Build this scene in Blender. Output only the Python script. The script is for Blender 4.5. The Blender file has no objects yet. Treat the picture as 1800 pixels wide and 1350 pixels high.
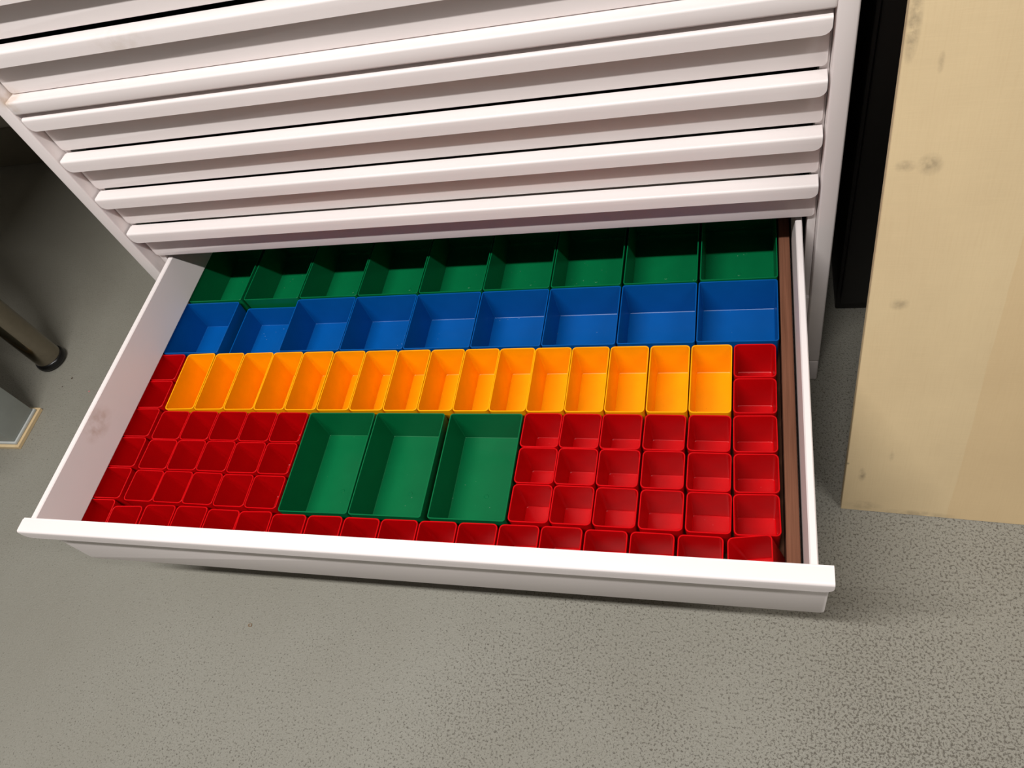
import bpy, bmesh, math, random
from mathutils import Matrix, Vector

random.seed(7)
S = bpy.context.scene
COL = S.collection
ZF = 0.28                      # height of the bin rims above the floor; measured z values below are relative to the rims

# ------------------------------------------------------------------ camera
cam = bpy.data.cameras.new('camera')
cam.sensor_width = 36.0
cam.lens = 1362.03 / 1800 * 36
cam.shift_x = -19.69 / 1800
cam.shift_y = 7.13 / 1800
cam.clip_start = 0.02
cam_o = bpy.data.objects.new('camera', cam)
COL.objects.link(cam_o)
RX = Vector((0.95883039, 0.15427361, -0.23841968))
RY = Vector((-0.00145867, -0.83688020, -0.54738414))
RZ = Vector((-0.28397564, 0.52519632, -0.80220113))
m3 = Matrix((RX, -RY, -RZ)).transposed()
cam_o.matrix_world = Matrix.Translation((0.94248, -0.30809, 0.85911 + ZF)) @ m3.to_4x4()
S.camera = cam_o

# ------------------------------------------------------------------ world, lights, exposure
W = bpy.data.worlds.new('world')
S.world = W
W.use_nodes = True
W.node_tree.nodes['Background'].inputs[0].default_value = (1.0, 0.95, 0.92, 1)
W.node_tree.nodes['Background'].inputs[1].default_value = 0.10


def area(name, loc, sx, sy, power, color):
    l = bpy.data.lights.new(name, 'AREA')
    l.shape = 'RECTANGLE'
    l.size, l.size_y = sx, sy
    l.energy = power
    l.color = color
    o = bpy.data.objects.new(name, l)
    COL.objects.link(o)
    o.location = loc
    return o


area('ceiling_tube_light', (0.22, -0.68, 2.63), 1.5, 0.07, 79, (1.0, 0.975, 0.955))
area('ceiling_tube_light', (2.50, -0.68, 2.63), 1.2, 0.07, 29, (1.0, 0.975, 0.955))
S.view_settings.view_transform = 'Standard'
S.view_settings.look = 'None'
S.view_settings.gamma = 1
S.view_settings.use_curve_mapping = False
S.view_settings.exposure = 0.0


# ------------------------------------------------------------------ material helpers
class NT:
    def __init__(s, name):
        s.m = bpy.data.materials.new(name)
        s.m.use_nodes = True
        s.t = s.m.node_tree
        s.b = s.t.nodes['Principled BSDF']

    def n(s, typ, ins=None, **kw):
        k = s.t.nodes.new(typ)
        for a, v in kw.items():
            setattr(k, a, v)
        for a, v in (ins or {}).items():
            s.set(k.inputs[a], v)
        return k

    def set(s, sock, v):
        if isinstance(v, bpy.types.NodeSocket):
            s.t.links.new(v, sock)
        elif isinstance(v, bpy.types.Node):
            s.t.links.new(v.outputs[0], sock)
        else:
            sock.default_value = v

    def p(s, **kw):
        for a, v in kw.items():
            s.set(s.b.inputs[a.replace('_', ' ')], v)

    def obj(s):
        return s.n('ShaderNodeTexCoord').outputs['Object']

    def noise(s, vec, scale, detail=3, rough=.55):
        return s.n('ShaderNodeTexNoise', {'Vector': vec, 'Scale': scale, 'Detail': detail, 'Roughness': rough}).outputs['Fac']

    def maprange(s, v, a, b, c=0., d=1.):
        return s.n('ShaderNodeMapRange', {0: v, 1: a, 2: b, 3: c, 4: d}).outputs[0]

    def math(s, op, a, b=0.):
        return s.n('ShaderNodeMath', {0: a, 1: b}, operation=op).outputs[0]

    def mix(s, f, a, b, mode='MIX'):
        k = s.n('ShaderNodeMix', data_type='RGBA', blend_type=mode)
        s.set(k.inputs[0], f)
        s.set(k.inputs[6], a)
        s.set(k.inputs[7], b)
        return k.outputs[2]

    def spot(s, vec, loc, rad):
        """soft blob around loc with radii rad, in object space"""
        mp = s.n('ShaderNodeMapping', {'Vector': vec, 'Location': loc, 'Scale': rad}, vector_type='TEXTURE')
        return s.n('ShaderNodeTexGradient', {'Vector': mp}, gradient_type='SPHERICAL').outputs['Fac']

    def bump(s, h, strength, dist):
        s.p(Normal=s.n('ShaderNodeBump', {'Height': h, 'Strength': strength, 'Distance': dist}))


def rgb(r, g, b):
    f = lambda c: (c / 255 / 12.92) if c / 255 <= .04045 else ((c / 255 + .055) / 1.055) ** 2.4
    return (f(r), f(g), f(b), 1)


def paint(name, col, spots=(), rough=.42):
    k = NT(name)
    v = k.obj()
    n = k.noise(v, 5, 4)
    c = k.mix(k.maprange(n, .3, .7), tuple(x * .965 for x in col[:3]) + (1,), col)
    fine = k.noise(v, 900, 2)
    for loc, rad, scol, amt in spots:
        g = k.math('MULTIPLY', k.maprange(k.spot(v, loc, rad), 0, .6, 0, amt), k.maprange(k.noise(v, 60, 3), .35, .65))
        c = k.mix(g, c, scol)
    k.p(Base_Color=c, Roughness=rough)
    k.bump(fine, .05, .0005)
    return k.m


def plastic(name, col, rough=.34, dust=.35, dustcol=(.85, .85, .8, 1), thresh=.055):
    k = NT(name)
    v = k.obj()
    oi = k.n('ShaderNodeObjectInfo').outputs['Location']
    vv = k.n('ShaderNodeVectorMath', {0: v, 1: oi}, operation='ADD').outputs[0]
    n = k.noise(vv, 40, 3)
    c = k.mix(k.maprange(n, .3, .7), tuple(x * .93 for x in col[:3]) + (1,), col)
    vo = k.n('ShaderNodeTexVoronoi', {'Vector': vv, 'Scale': 130.})
    sp = k.math('LESS_THAN', vo.outputs['Distance'], thresh)
    sep = k.n('ShaderNodeSeparateXYZ', {0: v})
    low = k.math('LESS_THAN', sep.outputs['Z'], .004)      # loose dust lies on the bin floor
    patch = k.maprange(k.noise(vv, 18, 2), .5, .62)
    f = k.math('MULTIPLY', k.math('MULTIPLY', sp, low), k.math('MULTIPLY', patch, dust))
    k.p(Base_Color=k.mix(f, c, dustcol), Roughness=rough)
    k.b.inputs['Specular IOR Level'].default_value = .24
    k.bump(k.noise(vv, 25, 2), .08, .002)
    return k.m


WHITE = (.80, .735, .715, 1)
M = {}
M['paint'] = paint('cabinet_paint', WHITE, [((-.02, .463, .397), (.02, .03, .02), (.45, .30, .16, 1), .5),
                                              ((.215, .455, .405 + .05), (.05, .02, .02), (.45, .36, .25, 1), .25)])
M['drawer_paint'] = paint('drawer_paint', WHITE, [((0, .1593, .049), (.02, .035, .022), (.42, .27, .18, 1), .5)])
M['red'] = plastic('red_plastic', (.56, .0008, .003, 1), rough=.3)
M['yellow'] = plastic('yellow_plastic', (.98, .39, .0006, 1), dust=.8, dustcol=(.12, .08, .02, 1), thresh=.05)
M['blue'] = plastic('blue_plastic', (.0003, .085, .33, 1), dust=.6)
M['green'] = plastic('green_plastic', (.0008, .135, .042, 1), dust=.5)

k = NT('wood_strip')
v = k.n('ShaderNodeMapping', {'Vector': k.obj(), 'Scale': (160, 4, 90)})
w1 = k.noise(v.outputs[0], 1.6, 4)
k.p(Base_Color=k.mix(k.maprange(w1, .3, .7), (.12, .048, .026, 1), (.21, .088, .050, 1)), Roughness=.85)
k.b.inputs['Specular IOR Level'].default_value = .15
k.bump(w1, .15, .001)
M['strip'] = k.m

k = NT('floor_vinyl')
v = k.obj()
big = k.noise(v, 1.3, 3)
sx = k.n('ShaderNodeSeparateXYZ', {0: v})
wear = k.math('ADD', k.maprange(sx.outputs['X'], -.3, .7, -.075, .0), k.maprange(big, .3, .7, -.05, .05))
grain = k.noise(v, 300, 4, .72)
fleck = k.maprange(k.math('ADD', grain, wear), .545, .60)
base = k.mix(k.maprange(k.noise(v, 3, 4), .3, .7), rgb(134, 130, 118), rgb(142, 139, 128))
base = k.mix(k.maprange(k.noise(v, 800, 2), .4, .75, 0, .3), base, rgb(168, 170, 160))
c = k.mix(k.math('MULTIPLY', fleck, .8), base, rgb(76, 69, 59))
k.p(Base_Color=c, Roughness=.42)
k.bump(k.math('ADD', grain, k.math('MULTIPLY', k.noise(v, 700, 2), .6)), .9, .0018)
M['floor'] = k.m

k = NT('birch_plywood')
v = k.obj()
mp = k.n('ShaderNodeMapping', {'Vector': v, 'Scale': (500, 1, 18)})
g1 = k.noise(mp.outputs[0], 1, 3)
mp2 = k.n('ShaderNodeMapping', {'Vector': v, 'Scale': (25, 1, 700)})
g2 = k.noise(mp2.outputs[0], 1, 3)
c = k.mix(k.maprange(k.noise(v, 6, 4), .3, .7), rgb(205, 182, 142), rgb(216, 193, 151))
c = k.mix(k.maprange(g1, .45, .75, 0, .12), c, rgb(186, 155, 112))
c = k.mix(k.maprange(g2, .45, .75, 0, .16), c, rgb(228, 202, 158))
mp3 = k.n('ShaderNodeSeparateXYZ', {0: v})
veneer = k.maprange(k.math('ADD', mp3.outputs['X'], k.math('MULTIPLY', k.noise(v, 9, 2), .006)), .143, .144)
c = k.mix(k.math('MULTIPLY', veneer, .22), c, rgb(196, 158, 108))
for loc, rad, amt in [((.006, -.01, .689), (.008, .05, .04), .7), ((.034, -.01, .653), (.004, .05, .012), .4),
                      ((.017, -.01, .549), (.012, .05, .008), .5), ((.040, -.01, .550), (.014, .05, .014), .55),
                      ((.022, -.01, .078), (.006, .05, .016), .6), ((.001, -.01, .099), (.003, .05, .003), .9),
                      ((.033, -.01, .375), (.012, .05, .010), .45), ((.03, -.01, .012), (.03, .05, .012), .3),
                      ((.10, -.01, .004), (.06, .05, .008), .35), ((.055, -.01, .12), (.004, .05, .012), .35)]:
    g = k.math('MULTIPLY', k.maprange(k.spot(v, loc, rad), 0, .7, 0, amt), k.maprange(k.noise(v, 90, 3), .3, .6))
    c = k.mix(g, c, rgb(112, 98, 80))
k.p(Base_Color=c, Roughness=.62)
k.bump(k.math('ADD', g1, g2), .08, .0008)
M['ply'] = k.m


def plain(name, col, rough=.5, metal=0., nscale=30, var=.9):
    k = NT(name)
    n = k.noise(k.obj(), nscale, 3)
    k.p(Base_Color=k.mix(k.maprange(n, .3, .7), tuple(x * var for x in col[:3]) + (1,), col), Roughness=rough, Metallic=metal)
    return k.m


M['black'] = plain('black_lacquer', (.004, .0032, .003, 1), .45)
M['dark'] = plain('interior_shade_dark', (.03, .027, .025, 1), .6)  # dark colour standing in for the shade inside the cabinet
M['steel'] = plain('satin_steel', (.29, .255, .20, 1), .14, 1., 80)
M['rubber'] = plain('black_rubber', (.003, .003, .003, 1), .3)
M['grey'] = plain('blue_grey_paint', rgb(150, 155, 150), .5)
M['lightgrey'] = plain('pale_edging', rgb(185, 188, 184), .5)
M['wall'] = plain('wall_paint', rgb(190, 182, 165), .8, 0, 4)
M['skirt'] = plain('skirting_vinyl', rgb(120, 112, 92), .6)
M['desk'] = plain('desk_laminate', rgb(170, 165, 155), .5)
M['crumb'] = plain('crumb', rgb(70, 50, 35), .8)
M['tan'] = plain('tan_plastic', rgb(140, 112, 80), .5)
M['pinkcrumb'] = plain('pink_crumb', rgb(200, 120, 120), .8)


# ------------------------------------------------------------------ mesh helpers
def link(name, me, mat, parent=None, loc=(0, 0, 0)):
    o = bpy.data.objects.new(name, me)
    COL.objects.link(o)
    if mat is not None and not me.materials:
        me.materials.append(mat)
    o.location = loc
    if parent is not None:
        o.parent = parent
    return o


def empty(name, loc, rot=(0, 0, 0)):
    o = bpy.data.objects.new(name, None)
    COL.objects.link(o)
    o.location = loc
    o.rotation_euler = rot
    o.empty_display_size = .05
    return o


def tag(o, label, cat, group=None):
    o['label'] = label
    o['category'] = cat
    if group:
        o['group'] = group
    return o


def box(bm, x0, x1, y0, y1, z0, z1):
    r = bmesh.ops.create_cube(bm, size=1)
    bmesh.ops.scale(bm, vec=(x1 - x0, y1 - y0, z1 - z0), verts=r['verts'])
    bmesh.ops.translate(bm, vec=((x0 + x1) / 2, (y0 + y1) / 2, (z0 + z1) / 2), verts=r['verts'])
    return r['verts']


def boxes(name, lst, mat, parent=None, bevel=0., seg=2, loc=(0, 0, 0)):
    bm = bmesh.new()
    for b in lst:
        box(bm, *b)
    if bevel:
        bmesh.ops.bevel(bm, geom=bm.edges[:], offset=bevel, segments=seg, affect='EDGES', profile=.5)
    me = bpy.data.meshes.new(name)
    bm.to_mesh(me)
    bm.free()
    smooth(me)
    return link(name, me, mat, parent, loc)


def smooth(me, ang=35):
    for p in me.polygons:
        p.use_smooth = True
    me.set_sharp_from_angle(angle=math.radians(ang))


def from_py(name, vs, fs):
    me = bpy.data.meshes.new(name)
    me.from_pydata(vs, [], fs)
    bm = bmesh.new()
    bm.from_mesh(me)
    bmesh.ops.recalc_face_normals(bm, faces=bm.faces[:])
    bm.to_mesh(me)
    bm.free()
    me.update()
    return me


def lathe(name, prof, mat, parent=None, loc=(0, 0, 0), n=32):
    vs, fs = [], []
    for r, z in prof:
        for i in range(n):
            a = 2 * math.pi * i / n
            vs.append((r * math.cos(a), r * math.sin(a), z))
    for j in range(len(prof) - 1):
        for i in range(n):
            i2 = (i + 1) % n
            fs.append((j * n + i, j * n + i2, (j + 1) * n + i2, (j + 1) * n + i))
    fs.append(tuple(range(n))[::-1])
    fs.append(tuple((len(prof) - 1) * n + i for i in range(n)))
    me = from_py(name, vs, fs)
    smooth(me)
    return link(name, me, mat, parent, loc)


# ------------------------------------------------------------------ setting
def struct(o):
    o['kind'] = 'structure'
    return o


struct(boxes('floor', [(-3.2, 3.2, -3.6, 1.26, -.03, 0)], M['floor']))
struct(boxes('wall_back', [(-3.2, 3.2, 1.25, 1.35, 0, 3.3)], M['wall']))
struct(boxes('baseboard_back', [(-3.2, 3.2, 1.24, 1.25, 0, .125)], M['skirt'], None, .003))

# ------------------------------------------------------------------ the drawer cabinet
CX = .4975                                     # middle of the cabinet front
YR, YP = .453, .4705                           # front of the closed rails and posts, plane of the drawer fronts
XL, XR = -.0223, 1.0203                        # ends of the rails
H = .0202                                      # height of a rail's face
cab = empty('drawer_cabinet', (CX, YP, 0))
tag(cab, 'pale grey-white steel drawer cabinet with its lowest visible drawer pulled out', 'cabinet')


def local(o):
    """children are modelled in world coordinates with z = 0 at the rims of the bins"""
    o.location = (-CX, -YP, ZF)
    return o


F0 = -ZF
# posts and sides
for side, (xa, xb) in (('l', (-.0490, -.0255)), ('r', (1.0232, 1.0446))):
    local(boxes('post', [(xa, xb, YR, YR + .04, -.2265, .66)], M['paint'], cab, .0025, 3))
    local(boxes('side_panel', [(xa, xa + .003, YR + .04, 1.16, -.2265, .66) if side == 'l' else (xb - .003, xb, YR + .04, 1.16, -.2265, .66)], M['paint'], cab))
local(boxes('plinth', [(-.0488, 1.0444, YR + .0004, 1.15, F0, -.2275)], M['paint'], cab, .003, 3))
local(boxes('back_panel', [(-.046, 1.0416, 1.157, 1.16, -.2265, .66)], M['dark'], cab))
local(boxes('top_panel', [(-.049, 1.0446, YR, 1.16, .6605, .685)], M['paint'], cab, .003, 3))
local(boxes('upper_fascia', [(-.0253, 1.0230, YP, YP + .012, .546, .66)], M['paint'], cab, .002))
local(boxes('lower_fascia', [(-.0253, 1.0230, YP, YP + .012, -.2263, -.088)], M['paint'], cab, .002))
local(boxes('runner', [(-.0253, -.0140, YP + .06, 1.12, -.052, -.018)], M['dark'], cab, .002))  # runners coloured dark so the gap beside the drawer looks shaded
local(boxes('runner', [(1.0085, 1.0230, YP + .06, 1.12, -.052, -.018)], M['dark'], cab, .002))
local(boxes('shade_liner', [(-.0455, -.0440, YR + .042, 1.155, -.2265, .66)], M['dark'], cab))  # added dark sheets, interior shade put into their colour
local(boxes('shade_liner', [(1.0396, 1.0411, YR + .042, 1.155, -.2265, .66)], M['dark'], cab))
for xa, xb in ((-.0250, -.0142), (1.0122, 1.0228)):
    local(boxes('jamb', [(xa, xb, YP + .0055, YP + .03, -.2262, .66)], M['paint'], cab, .001))


def rail_mesh(name, xl, xr, yf, yb, zt, h, r=.0035, cr=.010, thick=.0018):
    """folded sheet rail: flat top, rounded front edge, face with rounded lower corners"""
    prof = [(yb, zt, 0), (yf + r, zt, 0)]
    for i in range(1, 6):
        a = math.pi / 2 * i / 5
        prof.append((yf + r - r * math.sin(a), zt - r + r * math.cos(a), 0))
    prof.append((yf, zt - h + cr, 0))
    for i in range(1, 7):
        a = math.pi / 2 * i / 6
        prof.append((yf, zt - h + cr - cr * math.sin(a), cr - cr * math.cos(a)))
    vs, fs = [], []
    for y, z, ins in prof:
        vs += [(xl + ins, y, z), (xr - ins, y, z)]
    # inner skin
    n = len(prof)
    for j, (y, z, ins) in enumerate(prof):
        yy = max(y, yf + thick)
        zz = min(z, zt - thick) if z > zt - h + .0001 else z
        vs += [(xl + ins, yy, zz), (xr - ins, yy, zz)]
    for j in range(n - 1):
        a = 2 * j
        fs.append((a, a + 1, a + 3, a + 2))
        b = 2 * n + a
        fs.append((b, b + 2, b + 3, b + 1))
        fs.append((a, a + 2, b + 2, b))
        fs.append((a + 1, b + 1, b + 3, a + 3))
    e = 2 * (n - 1)
    fs.append((0, 2 * n, 2 * n + 1, 1))
    fs.append((e, e + 1, 2 * n + e + 1, 2 * n + e))
    me = bpy.data.meshes.new(name)
    me.from_pydata(vs, [], fs)
    bm = bmesh.new()
    bm.from_mesh(me)
    bmesh.ops.remove_doubles(bm, verts=bm.verts[:], dist=1e-6)
    bmesh.ops.recalc_face_normals(bm, faces=bm.faces[:])
    bm.to_mesh(me)
    bm.free()
    smooth(me, 40)
    return me


def front_mesh(name, y, zb, zt, depth=.004):
    """drawer front plate with small rounded lower corners"""
    r = .006
    pts = [(XL, zt), (XR, zt)]
    for i in range(5):
        a = math.pi / 2 * i / 4
        pts.append((XR - r + r * math.cos(a), zb + r - r * math.sin(a)))
    for i in range(5):
        a = math.pi / 2 * i / 4
        pts.append((XL + r - r * math.sin(a), zb + r - r * math.cos(a)))
    n = len(pts)
    vs = [(x, y, z) for x, z in pts] + [(x, y + depth, z) for x, z in pts]
    fs = [tuple(range(n)), tuple(range(2 * n - 1, n - 1, -1))]
    fs += [(i, (i + 1) % n, (i + 1) % n + n, i + n) for i in range(n)]
    me = from_py(name, vs, fs)
    bm = bmesh.new()
    bm.from_mesh(me)
    ed = [e for e in bm.edges if all(abs(v.co.y - y) < 1e-6 for v in e.verts)]
    bmesh.ops.bevel(bm, geom=ed, offset=.0015, segments=2, affect='EDGES', profile=.5)
    bm.to_mesh(me)
    bm.free()
    smooth(me, 40)
    return me


# closed drawers: rail top, front bottom
closed = [('x', .5405, .4730), ('x', .4665, .3990), ('x', .3705, .3018), ('x', .2966, .2280), ('x', .2226, .1535), ('x', .1480, .0785)]
for _, zt, zb in closed:
    d = link('drawer', front_mesh('drawer', YP, zb, zt - .001), M['paint'], cab)
    local(d)
    link('handle_rail', rail_mesh('handle_rail', XL, XR, YR, YP + .001, zt, H), M['paint'], d)

# fixed crossbar between the posts
local(boxes('crossbar', [(-.0255, 1.0232, YR, YP + .03, .3978 - H, .3978)], M['paint'], cab, .003, 3))

# the open drawer
ZT, ZB, YO = .0680, -.0728, -.0235
YOP = YO + .0175
ZW = ZT - .0012
tray = []
yb = .595
bm = bmesh.new()
# left wall: lip, inner skin that leans in over the edge of the bins, then drops to the floor
prof_l = [(-.0120, -.068), (-.0120, ZW - .0015), (-.0105, ZW), (-.0040, ZW), (-.0028, ZW - .0012), (.0062, .0035), (.0050, .0018), (-.0052, .0012), (-.0062, -.0645), (-.0062, -.068)]
prof_r = [(1.0058, -.068), (1.0058, ZW - .0015), (1.0046, ZW), (.9986, ZW), (.9972, ZW - .0015), (.9955, .02), (.9975, -.0645), (.9975, -.068)]
for prof in (prof_l, prof_r):
    n = len(prof)
    a = [bm.verts.new((x, YOP + .0042, z)) for x, z in prof]
    b = [bm.verts.new((x, yb + .03, z)) for x, z in prof]
    bm.faces.new(a)
    bm.faces.new(b[::-1])
    for i in range(n):
        j = (i + 1) % n
        bm.faces.new((a[i], b[i], b[j], a[j]))
box(bm, -.0058, .9972, YOP + .0042, yb + .03, -.068, -.0640)
box(bm, -.0040, .9960, yb + .026, yb + .03, -.063, ZW)
bmesh.ops.recalc_face_normals(bm, faces=bm.faces[:])
me = bpy.data.meshes.new('open_drawer')
bm.to_mesh(me)
bm.free()
smooth(me)
od = local(link('drawer', me, M['drawer_paint'], cab))
od['label'] = 'drawer pulled open and filled with coloured bins'
link('front_panel', front_mesh('front_panel', YOP, ZB, ZT - .001, .0040), M['drawer_paint'], od)
link('handle_rail', rail_mesh('handle_rail', XL, XR, YO, YOP + .0015, ZT, H), M['drawer_paint'], od)

boxes('floor_liner', [(-.0055, .9970, YOP + .0046, yb + .025, -.0639, -.0630)], M['strip'], od)

# ------------------------------------------------------------------ filler strip
st = boxes('filler_strip', [(-.0073, .0073, -.298, .298, 0, .063)], M['strip'], None, .0006, 1, (.9856, .3005, ZF - .0628))
tag(st, 'narrow brown wooden strip along the right wall of the open drawer', 'wood strip')


# ------------------------------------------------------------------ bins
def rrect(hw, hd, r, z, seg=4):
    out = []
    for cx, cy, a0 in ((hw - r, hd - r, 0), (-hw + r, hd - r, 90), (-hw + r, -hd + r, 180), (hw - r, -hd + r, 270)):
        for i in range(seg + 1):
            a = math.radians(a0 + 90 * i / seg)
            out.append((cx + r * math.cos(a), cy + r * math.sin(a), z))
    return out


def bin_mesh(name, w, d, h, r, t=.0017, taper=.0016, gate=False):
    hw, hd = w / 2, d / 2
    rings = [rrect(hw - taper - .0012, hd - taper - .0012, max(r - .0022, .0012), 0),
             rrect(hw - taper, hd - taper, max(r - .001, .002), .0012),
             rrect(hw - .0001, hd - .0001, r, h - .0004),
             rrect(hw - .0004, hd - .0004, r, h),
             rrect(hw - t + .0003, hd - t + .0003, r - .0009, h),
             rrect(hw - t, hd - t, r - .0011, h - .0004),
             rrect(hw - taper - t, hd - taper - t, max(r - .0028, .0012), t + .0006),
             rrect(hw - taper - t - .0009, hd - taper - t - .0009, max(r - .0035, .0006), t)]
    n = len(rings[0])
    vs = [v for ring in rings for v in ring]
    fs = []
    for j in range(len(rings) - 1):
        for i in range(n):
            i2 = (i + 1) % n
            fs.append((j * n + i, j * n + i2, (j + 1) * n + i2, (j + 1) * n + i))
    fs.append(tuple(range(n))[::-1])
    fs.append(tuple((len(rings) - 1) * n + i for i in range(n)))
    if gate:                                   # small moulding nub on the bin floor
        m = 12
        b0 = len(vs)
        for rr, zz in ((.0034, t), (.0028, t + .0005), (.0016, t + .0006)):
            for i in range(m):
                a = 2 * math.pi * i / m
                vs.append((rr * math.cos(a), -hd * .22 + rr * math.sin(a), zz))
        for j in range(2):
            for i in range(m):
                i2 = (i + 1) % m
                fs.append((b0 + j * m + i, b0 + j * m + i2, b0 + (j + 1) * m + i2, b0 + (j + 1) * m + i))
        fs.append(tuple(b0 + 2 * m + i for i in range(m)))
    me = from_py(name, vs, fs)
    smooth(me, 30)
    return me


BH = .063
MB = {'red': bin_mesh('red_bin', .0526, .0524, BH, .0062),
      'yellow': bin_mesh('yellow_bin', .0532, .1068, BH, .0055),
      'blue': bin_mesh('blue_bin', .1066, .1062, BH, .0036),
      'short': bin_mesh('short_blue_bin', .1040, .1040, .045, .0036),
      'green': bin_mesh('green_bin', .1060, .1600, BH, .0040, gate=True)}
for key, mat in (('red', 'red'), ('yellow', 'yellow'), ('blue', 'blue'), ('short', 'blue'), ('green', 'green')):
    MB[key].materials.append(M[mat])

ORD = ['leftmost', 'second', 'third', 'fourth', 'fifth', 'sixth', 'seventh', 'eighth', 'ninth', 'tenth', 'eleventh', 'twelfth',
       'thirteenth', 'fourteenth', 'fifteenth', 'sixteenth', 'seventeenth', 'eighteenth']


def from_left(i, n):
    if i == 0:
        return 'leftmost'
    if i == n - 1:
        return 'rightmost'
    return ORD[i] + ' from left'


def put(kind, x, y, rz, label, group, sx=1., sy=1., name=None, z=0., ry=0.):
    o = link(name or kind + '_bin', MB[kind], None, None, (x / 1000, y / 1000, ZF - BH + .0001 + z))
    o.rotation_euler = (0, ry, math.radians(rz))
    o.scale = (sx, sy, 1)
    tag(o, label, 'bin', group)
    return o


# back row of green, row of blue
GX = [(59.9, 433.6), (167.0, 433.2), (274.8, 433.2), (382.1, 433.4), (489.5, 433.6), (596.6, 434), (704.5, 434.4), (813.8, 435.2), (923.1, 436.2)]
for i, (x, yf) in enumerate(GX):
    x = x - 4 if i == 0 else x
    put('green', x, yf + 80.2, .2 if i > 3 else 0, from_left(i, 9) + ' of the nine green bins in the shaded row behind the blue bins', 'green bins along the back of the drawer')
BX = [(55.5, 377.0), (168.5, 377.6), (275.6, 377.6), (383, 378.0), (490.2, 378.4), (598, 378.8), (705.8, 379.4), (814.2, 380.2), (922.6, 380.9)]
for i, (x, y) in enumerate(BX):
    if i == 1:
        put('short', x - 1.5, y + .2, 0, 'lower blue bin sunk below its neighbours, second from left in blue row', 'row of blue bins', name='blue_bin')
    else:
        put('blue', x, y, [0, 0, .5, .5, .5, .4, .3, .2, 0][i], from_left(i, 9) + ' of the tall square blue bins in the blue row', 'row of blue bins')
# yellow row
YX = [(82.3, 3.0), (136.7, 2.3), (190.6, 1.9), (243.9, 1.7), (297.6, 1.6), (351.8, 1.6), (405.5, 1.7), (459.3, 1.7), (513.2, 1.5), (566.7, 1.3), (619.9, 1.1),
      (673, 1.0), (726.7, .8), (780.8, .5), (835.6, .3), (890.2, 0)]
for i, (x, r) in enumerate(YX):
    put('yellow', x, 269.2 + i * .05, r * .55, from_left(i, 16) + ' of the sixteen long yellow bins', 'row of long yellow bins')
# three green bins among the red ones
for i, (x, y, r) in enumerate([(372.4, 133.6, .5), (479.6, 133.8, .1), (592.9, 134.0, .4)]):
    put('green', x, y, r, ['left', 'middle', 'right'][i] + ' one of the three green bins standing among red bins', 'three green bins in front of the yellow row', .99, .985)
# red bins left of the green ones: five columns, three rows
RLX = [[82.6, 134.2, 186.5, 238.7, 290.9], [83.6, 135.0, 187.0, 238.9, 291.0], [83.8, 135.0, 186.6, 238.7, 290.9]]
RLY = [[187.4, 187.6, 187.5, 187.0, 187.0], [136.6, 136.7, 136.3, 135.4, 135.2], [84.6, 84.4, 83.8, 82.8, 82.4]]
ROWN = ['row touching the yellow bins', 'middle row', 'row next to the front row']
for j in range(3):
    for i in range(5):
        put('red', RLX[j][i] + random.uniform(-.2, .2), RLY[j][i], random.uniform(-.7, .7),
            'red bin left of green trio, %s, %s' % (ROWN[j], ['second from drawer wall', 'third from drawer wall', 'fourth from drawer wall', 'fifth from drawer wall', 'beside green bin'][i]),
            'red bins left of the three green bins', .975, .965)
# column of red bins along the left wall, from back to front
for i, y in enumerate([296.2, 244.0, 191.6, 139.2, 87.0]):
    put('red', 24.6, y, .6, ['backmost', 'second from back', 'middle', 'fourth from back', 'frontmost'][i] + ' of five red bins in the column against left drawer wall',
        'column of red bins at the left wall', .975, .975)
# two red bins at the right end of the yellow row
for i, y in enumerate([296.9, 242.6]):
    put('red', 945.2, y, 0, ['rear', 'front'][i] + ' of two red bins stacked in depth at right end of yellow row', 'pair of red bins ending the yellow row', 1.01, 1.01)
# red bins right of the green ones: six columns, three rows
RRX = [[673.8, 726.8, 780.2, 835.2, 890.5, 945.4], [674.6, 727.6, 781.3, 836.4, 891.6, 946.4], [675.2, 728.5, 782.5, 837.6, 892.6, 946.8]]
RRY = [[188.2, 187.9, 187.6, 187.5, 187.3, 187.3], [135.6, 135.6, 135.2, 134.5, 133.5, 133.3], [82.2, 82.2, 81.5, 80.7, 80.0, 79.8]]
for j in range(3):
    for i in range(6):
        put('red', RRX[j][i], RRY[j][i], random.uniform(-.6, .6) + (1.2 if i == 5 else -.4),
            'red bin right of green trio, %s, %s' % (ROWN[j], ['beside green bin', 'second from green bin', 'third from green bin', 'third from wooden strip', 'second from wooden strip', 'beside wooden strip'][i]),
            'red bins right of the three green bins', 1.0, 1.0)
# front row
FX = [(21.6, 60.4, 1), (74.6, 51.8, 2.5), (130.2, 55.8, 1.2), (183.8, 56.2, .2), (237.4, 53.6, -.2), (289.6, 53.4, 2.2), (342.8, 51.6, 1.2), (397.2, 52.0, 1.2),
      (451.3, 51.8, .2), (505.4, 52.0, .8), (559.0, 52.3, 1.0), (612.6, 52.6, .7), (666.6, 53.0, .6), (720.2, 53.4, 0), (774.8, 52.0, 0), (829.4, 51.8, -.5), (884.6, 51.2, -.4)]
for i, (x, yb_, r) in enumerate(FX):
    put('red', x, yb_ - 26.2, r, ('leftmost' if i == 0 else ORD[i] + ' from left') + ' of the red bins in the front row behind the drawer front', 'front row of red bins', .985, .985)
# the last one leans over to the left
put('red', 956.5, 26.5, 1.5, 'tilted red bin leaning left in the front corner beside wooden strip', 'front row of red bins', .97, .97, z=.0068, ry=math.radians(-16))

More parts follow.
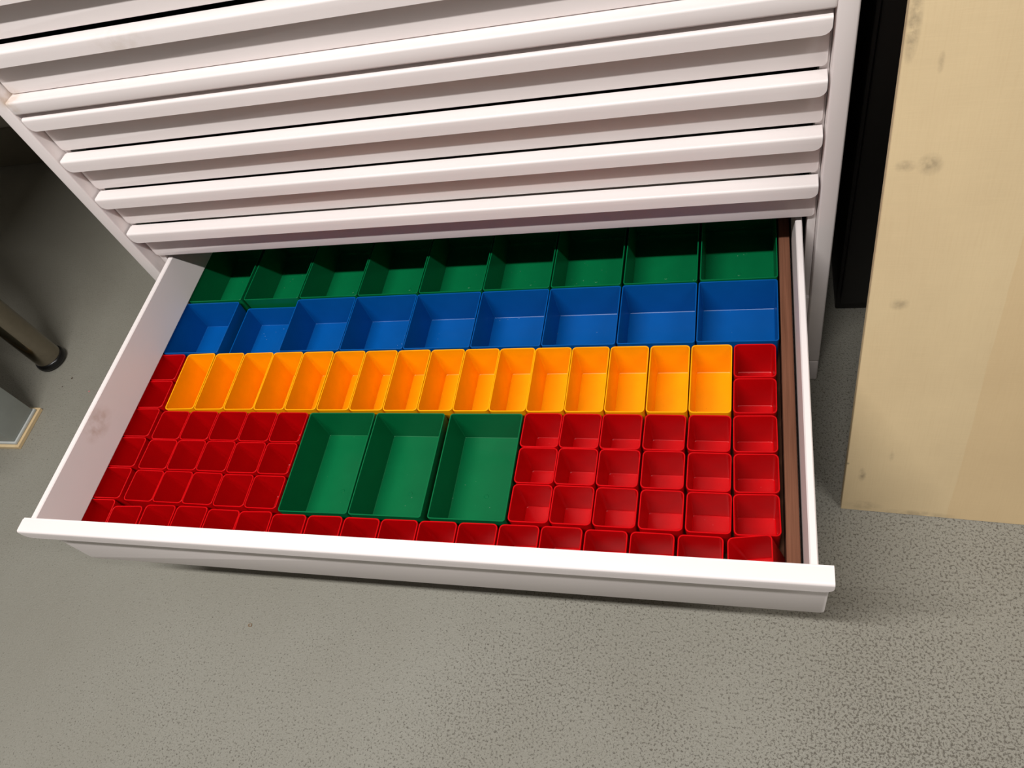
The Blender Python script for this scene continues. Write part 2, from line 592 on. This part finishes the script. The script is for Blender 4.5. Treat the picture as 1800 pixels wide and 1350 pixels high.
# ------------------------------------------------------------------ plywood board leaning at the right
bd = boxes('plywood_board', [(0, .62, 0, .018, 0, 1.22)], M['ply'], None, .0008, 1)
bd.location = (1.068, .2215, 0.0003)
bd.rotation_euler = (Matrix.Rotation(math.radians(-3.4), 3, 'Z') @ Matrix.Rotation(math.radians(-15), 3, 'X')).to_euler()
tag(bd, 'large light plywood board leaning upright beside the drawer cabinet', 'board')

# black unit behind it
bk = empty('black_cupboard', (1.55, .88, 0))
tag(bk, 'tall black cupboard in the gap between drawer cabinet and plywood board', 'cupboard')
boxes('body', [(-.47, .47, -.28, .28, .002, 1.10)], M['black'], bk, .003)
boxes('door', [(-.465, -.004, -.292, -.281, .03, 1.09)], M['black'], bk, .003)
boxes('door', [(.004, .465, -.292, -.281, .03, 1.09)], M['black'], bk, .003)
boxes('handle', [(-.412, -.394, -.302, -.2925, .37, .62)], M['rubber'], bk, .003)

# ------------------------------------------------------------------ left: desk with steel leg, grey pillar
desk = empty('desk', (-1.25, .70, 0))
tag(desk, 'desk standing on a satin steel tube leg with black foot', 'desk')
boxes('desktop', [(-.80, .74, -.72, .50, .70, .73)], M['desk'], desk, .002)
for lx, ly in ((.651, -.186), (-.72, -.186), (-.72, .42), (.651, .42)):
    lg = lathe('leg', [(.0285, .012), (.0300, .014), (.0300, .70)], M['steel'], desk, (lx, ly, 0))
    lathe('foot', [(.024, 0), (.0300, .002), (.0335, .006), (.0345, .010), (.0338, .015), (.0322, .019), (.0300, .0205), (.0290, .0205)], M['rubber'], lg)

pil = empty('grey_post', (-.70, .333, 0))
tag(pil, 'blue-grey square-edged post on a plywood foot at the left edge', 'post')
boxes('shaft', [(-.18, .141, -.040, .040, .016, .69)], M['grey'], pil, .0012)
boxes('edging', [(-.182, .1445, -.0435, .0435, .009, .0155)], M['lightgrey'], pil, .0015)
boxes('plywood_foot', [(-.185, .1495, -.0490, .0500, 0, .0088)], M['ply'], pil, .0008, 1)

# ------------------------------------------------------------------ crumbs on the floor
def crumb(x, y, s, mat, label):
    bm = bmesh.new()
    bmesh.ops.create_icosphere(bm, subdivisions=1, radius=s)
    for v in bm.verts:
        v.co *= random.uniform(.6, 1.2)
        v.co.z *= .5
    zmin = min(v.co.z for v in bm.verts)
    for v in bm.verts:
        v.co.z -= zmin
    me = bpy.data.meshes.new('crumb')
    bm.to_mesh(me)
    bm.free()
    tag(link('crumb', me, mat, None, (x, y, 0)), label, 'crumb')


crumb(-.5183, .4656, .0022, M['crumb'], 'larger dark crumb on the floor near the black leg foot')
crumb(-.5323, .4428, .0015, M['crumb'], 'smaller dark crumb on the floor near the black leg foot')
crumb(-.451, .4307, .0020, M['pinkcrumb'], 'tiny pink crumb on the floor beside the open drawer')
def ring(x, y, r, t, mat, label, n=20, m=6):
    vs = [((r + t * math.cos(b)) * math.cos(a), (r + t * math.cos(b)) * math.sin(a) * .8, t + t * math.sin(b))
          for a in (2 * math.pi * i / n for i in range(n)) for b in (2 * math.pi * j / m for j in range(m))]
    fs = [(i * m + j, ((i + 1) % n) * m + j, ((i + 1) % n) * m + (j + 1) % m, i * m + (j + 1) % m) for i in range(n) for j in range(m)]
    me = from_py('ring', vs, fs)
    smooth(me, 60)
    tag(link('ring', me, mat, None, (x, y, 0)), label, 'ring')


ring(.1424, -.032, .0030, .0007, M['tan'], 'tiny tan ring lying on the floor in front of the open drawer')
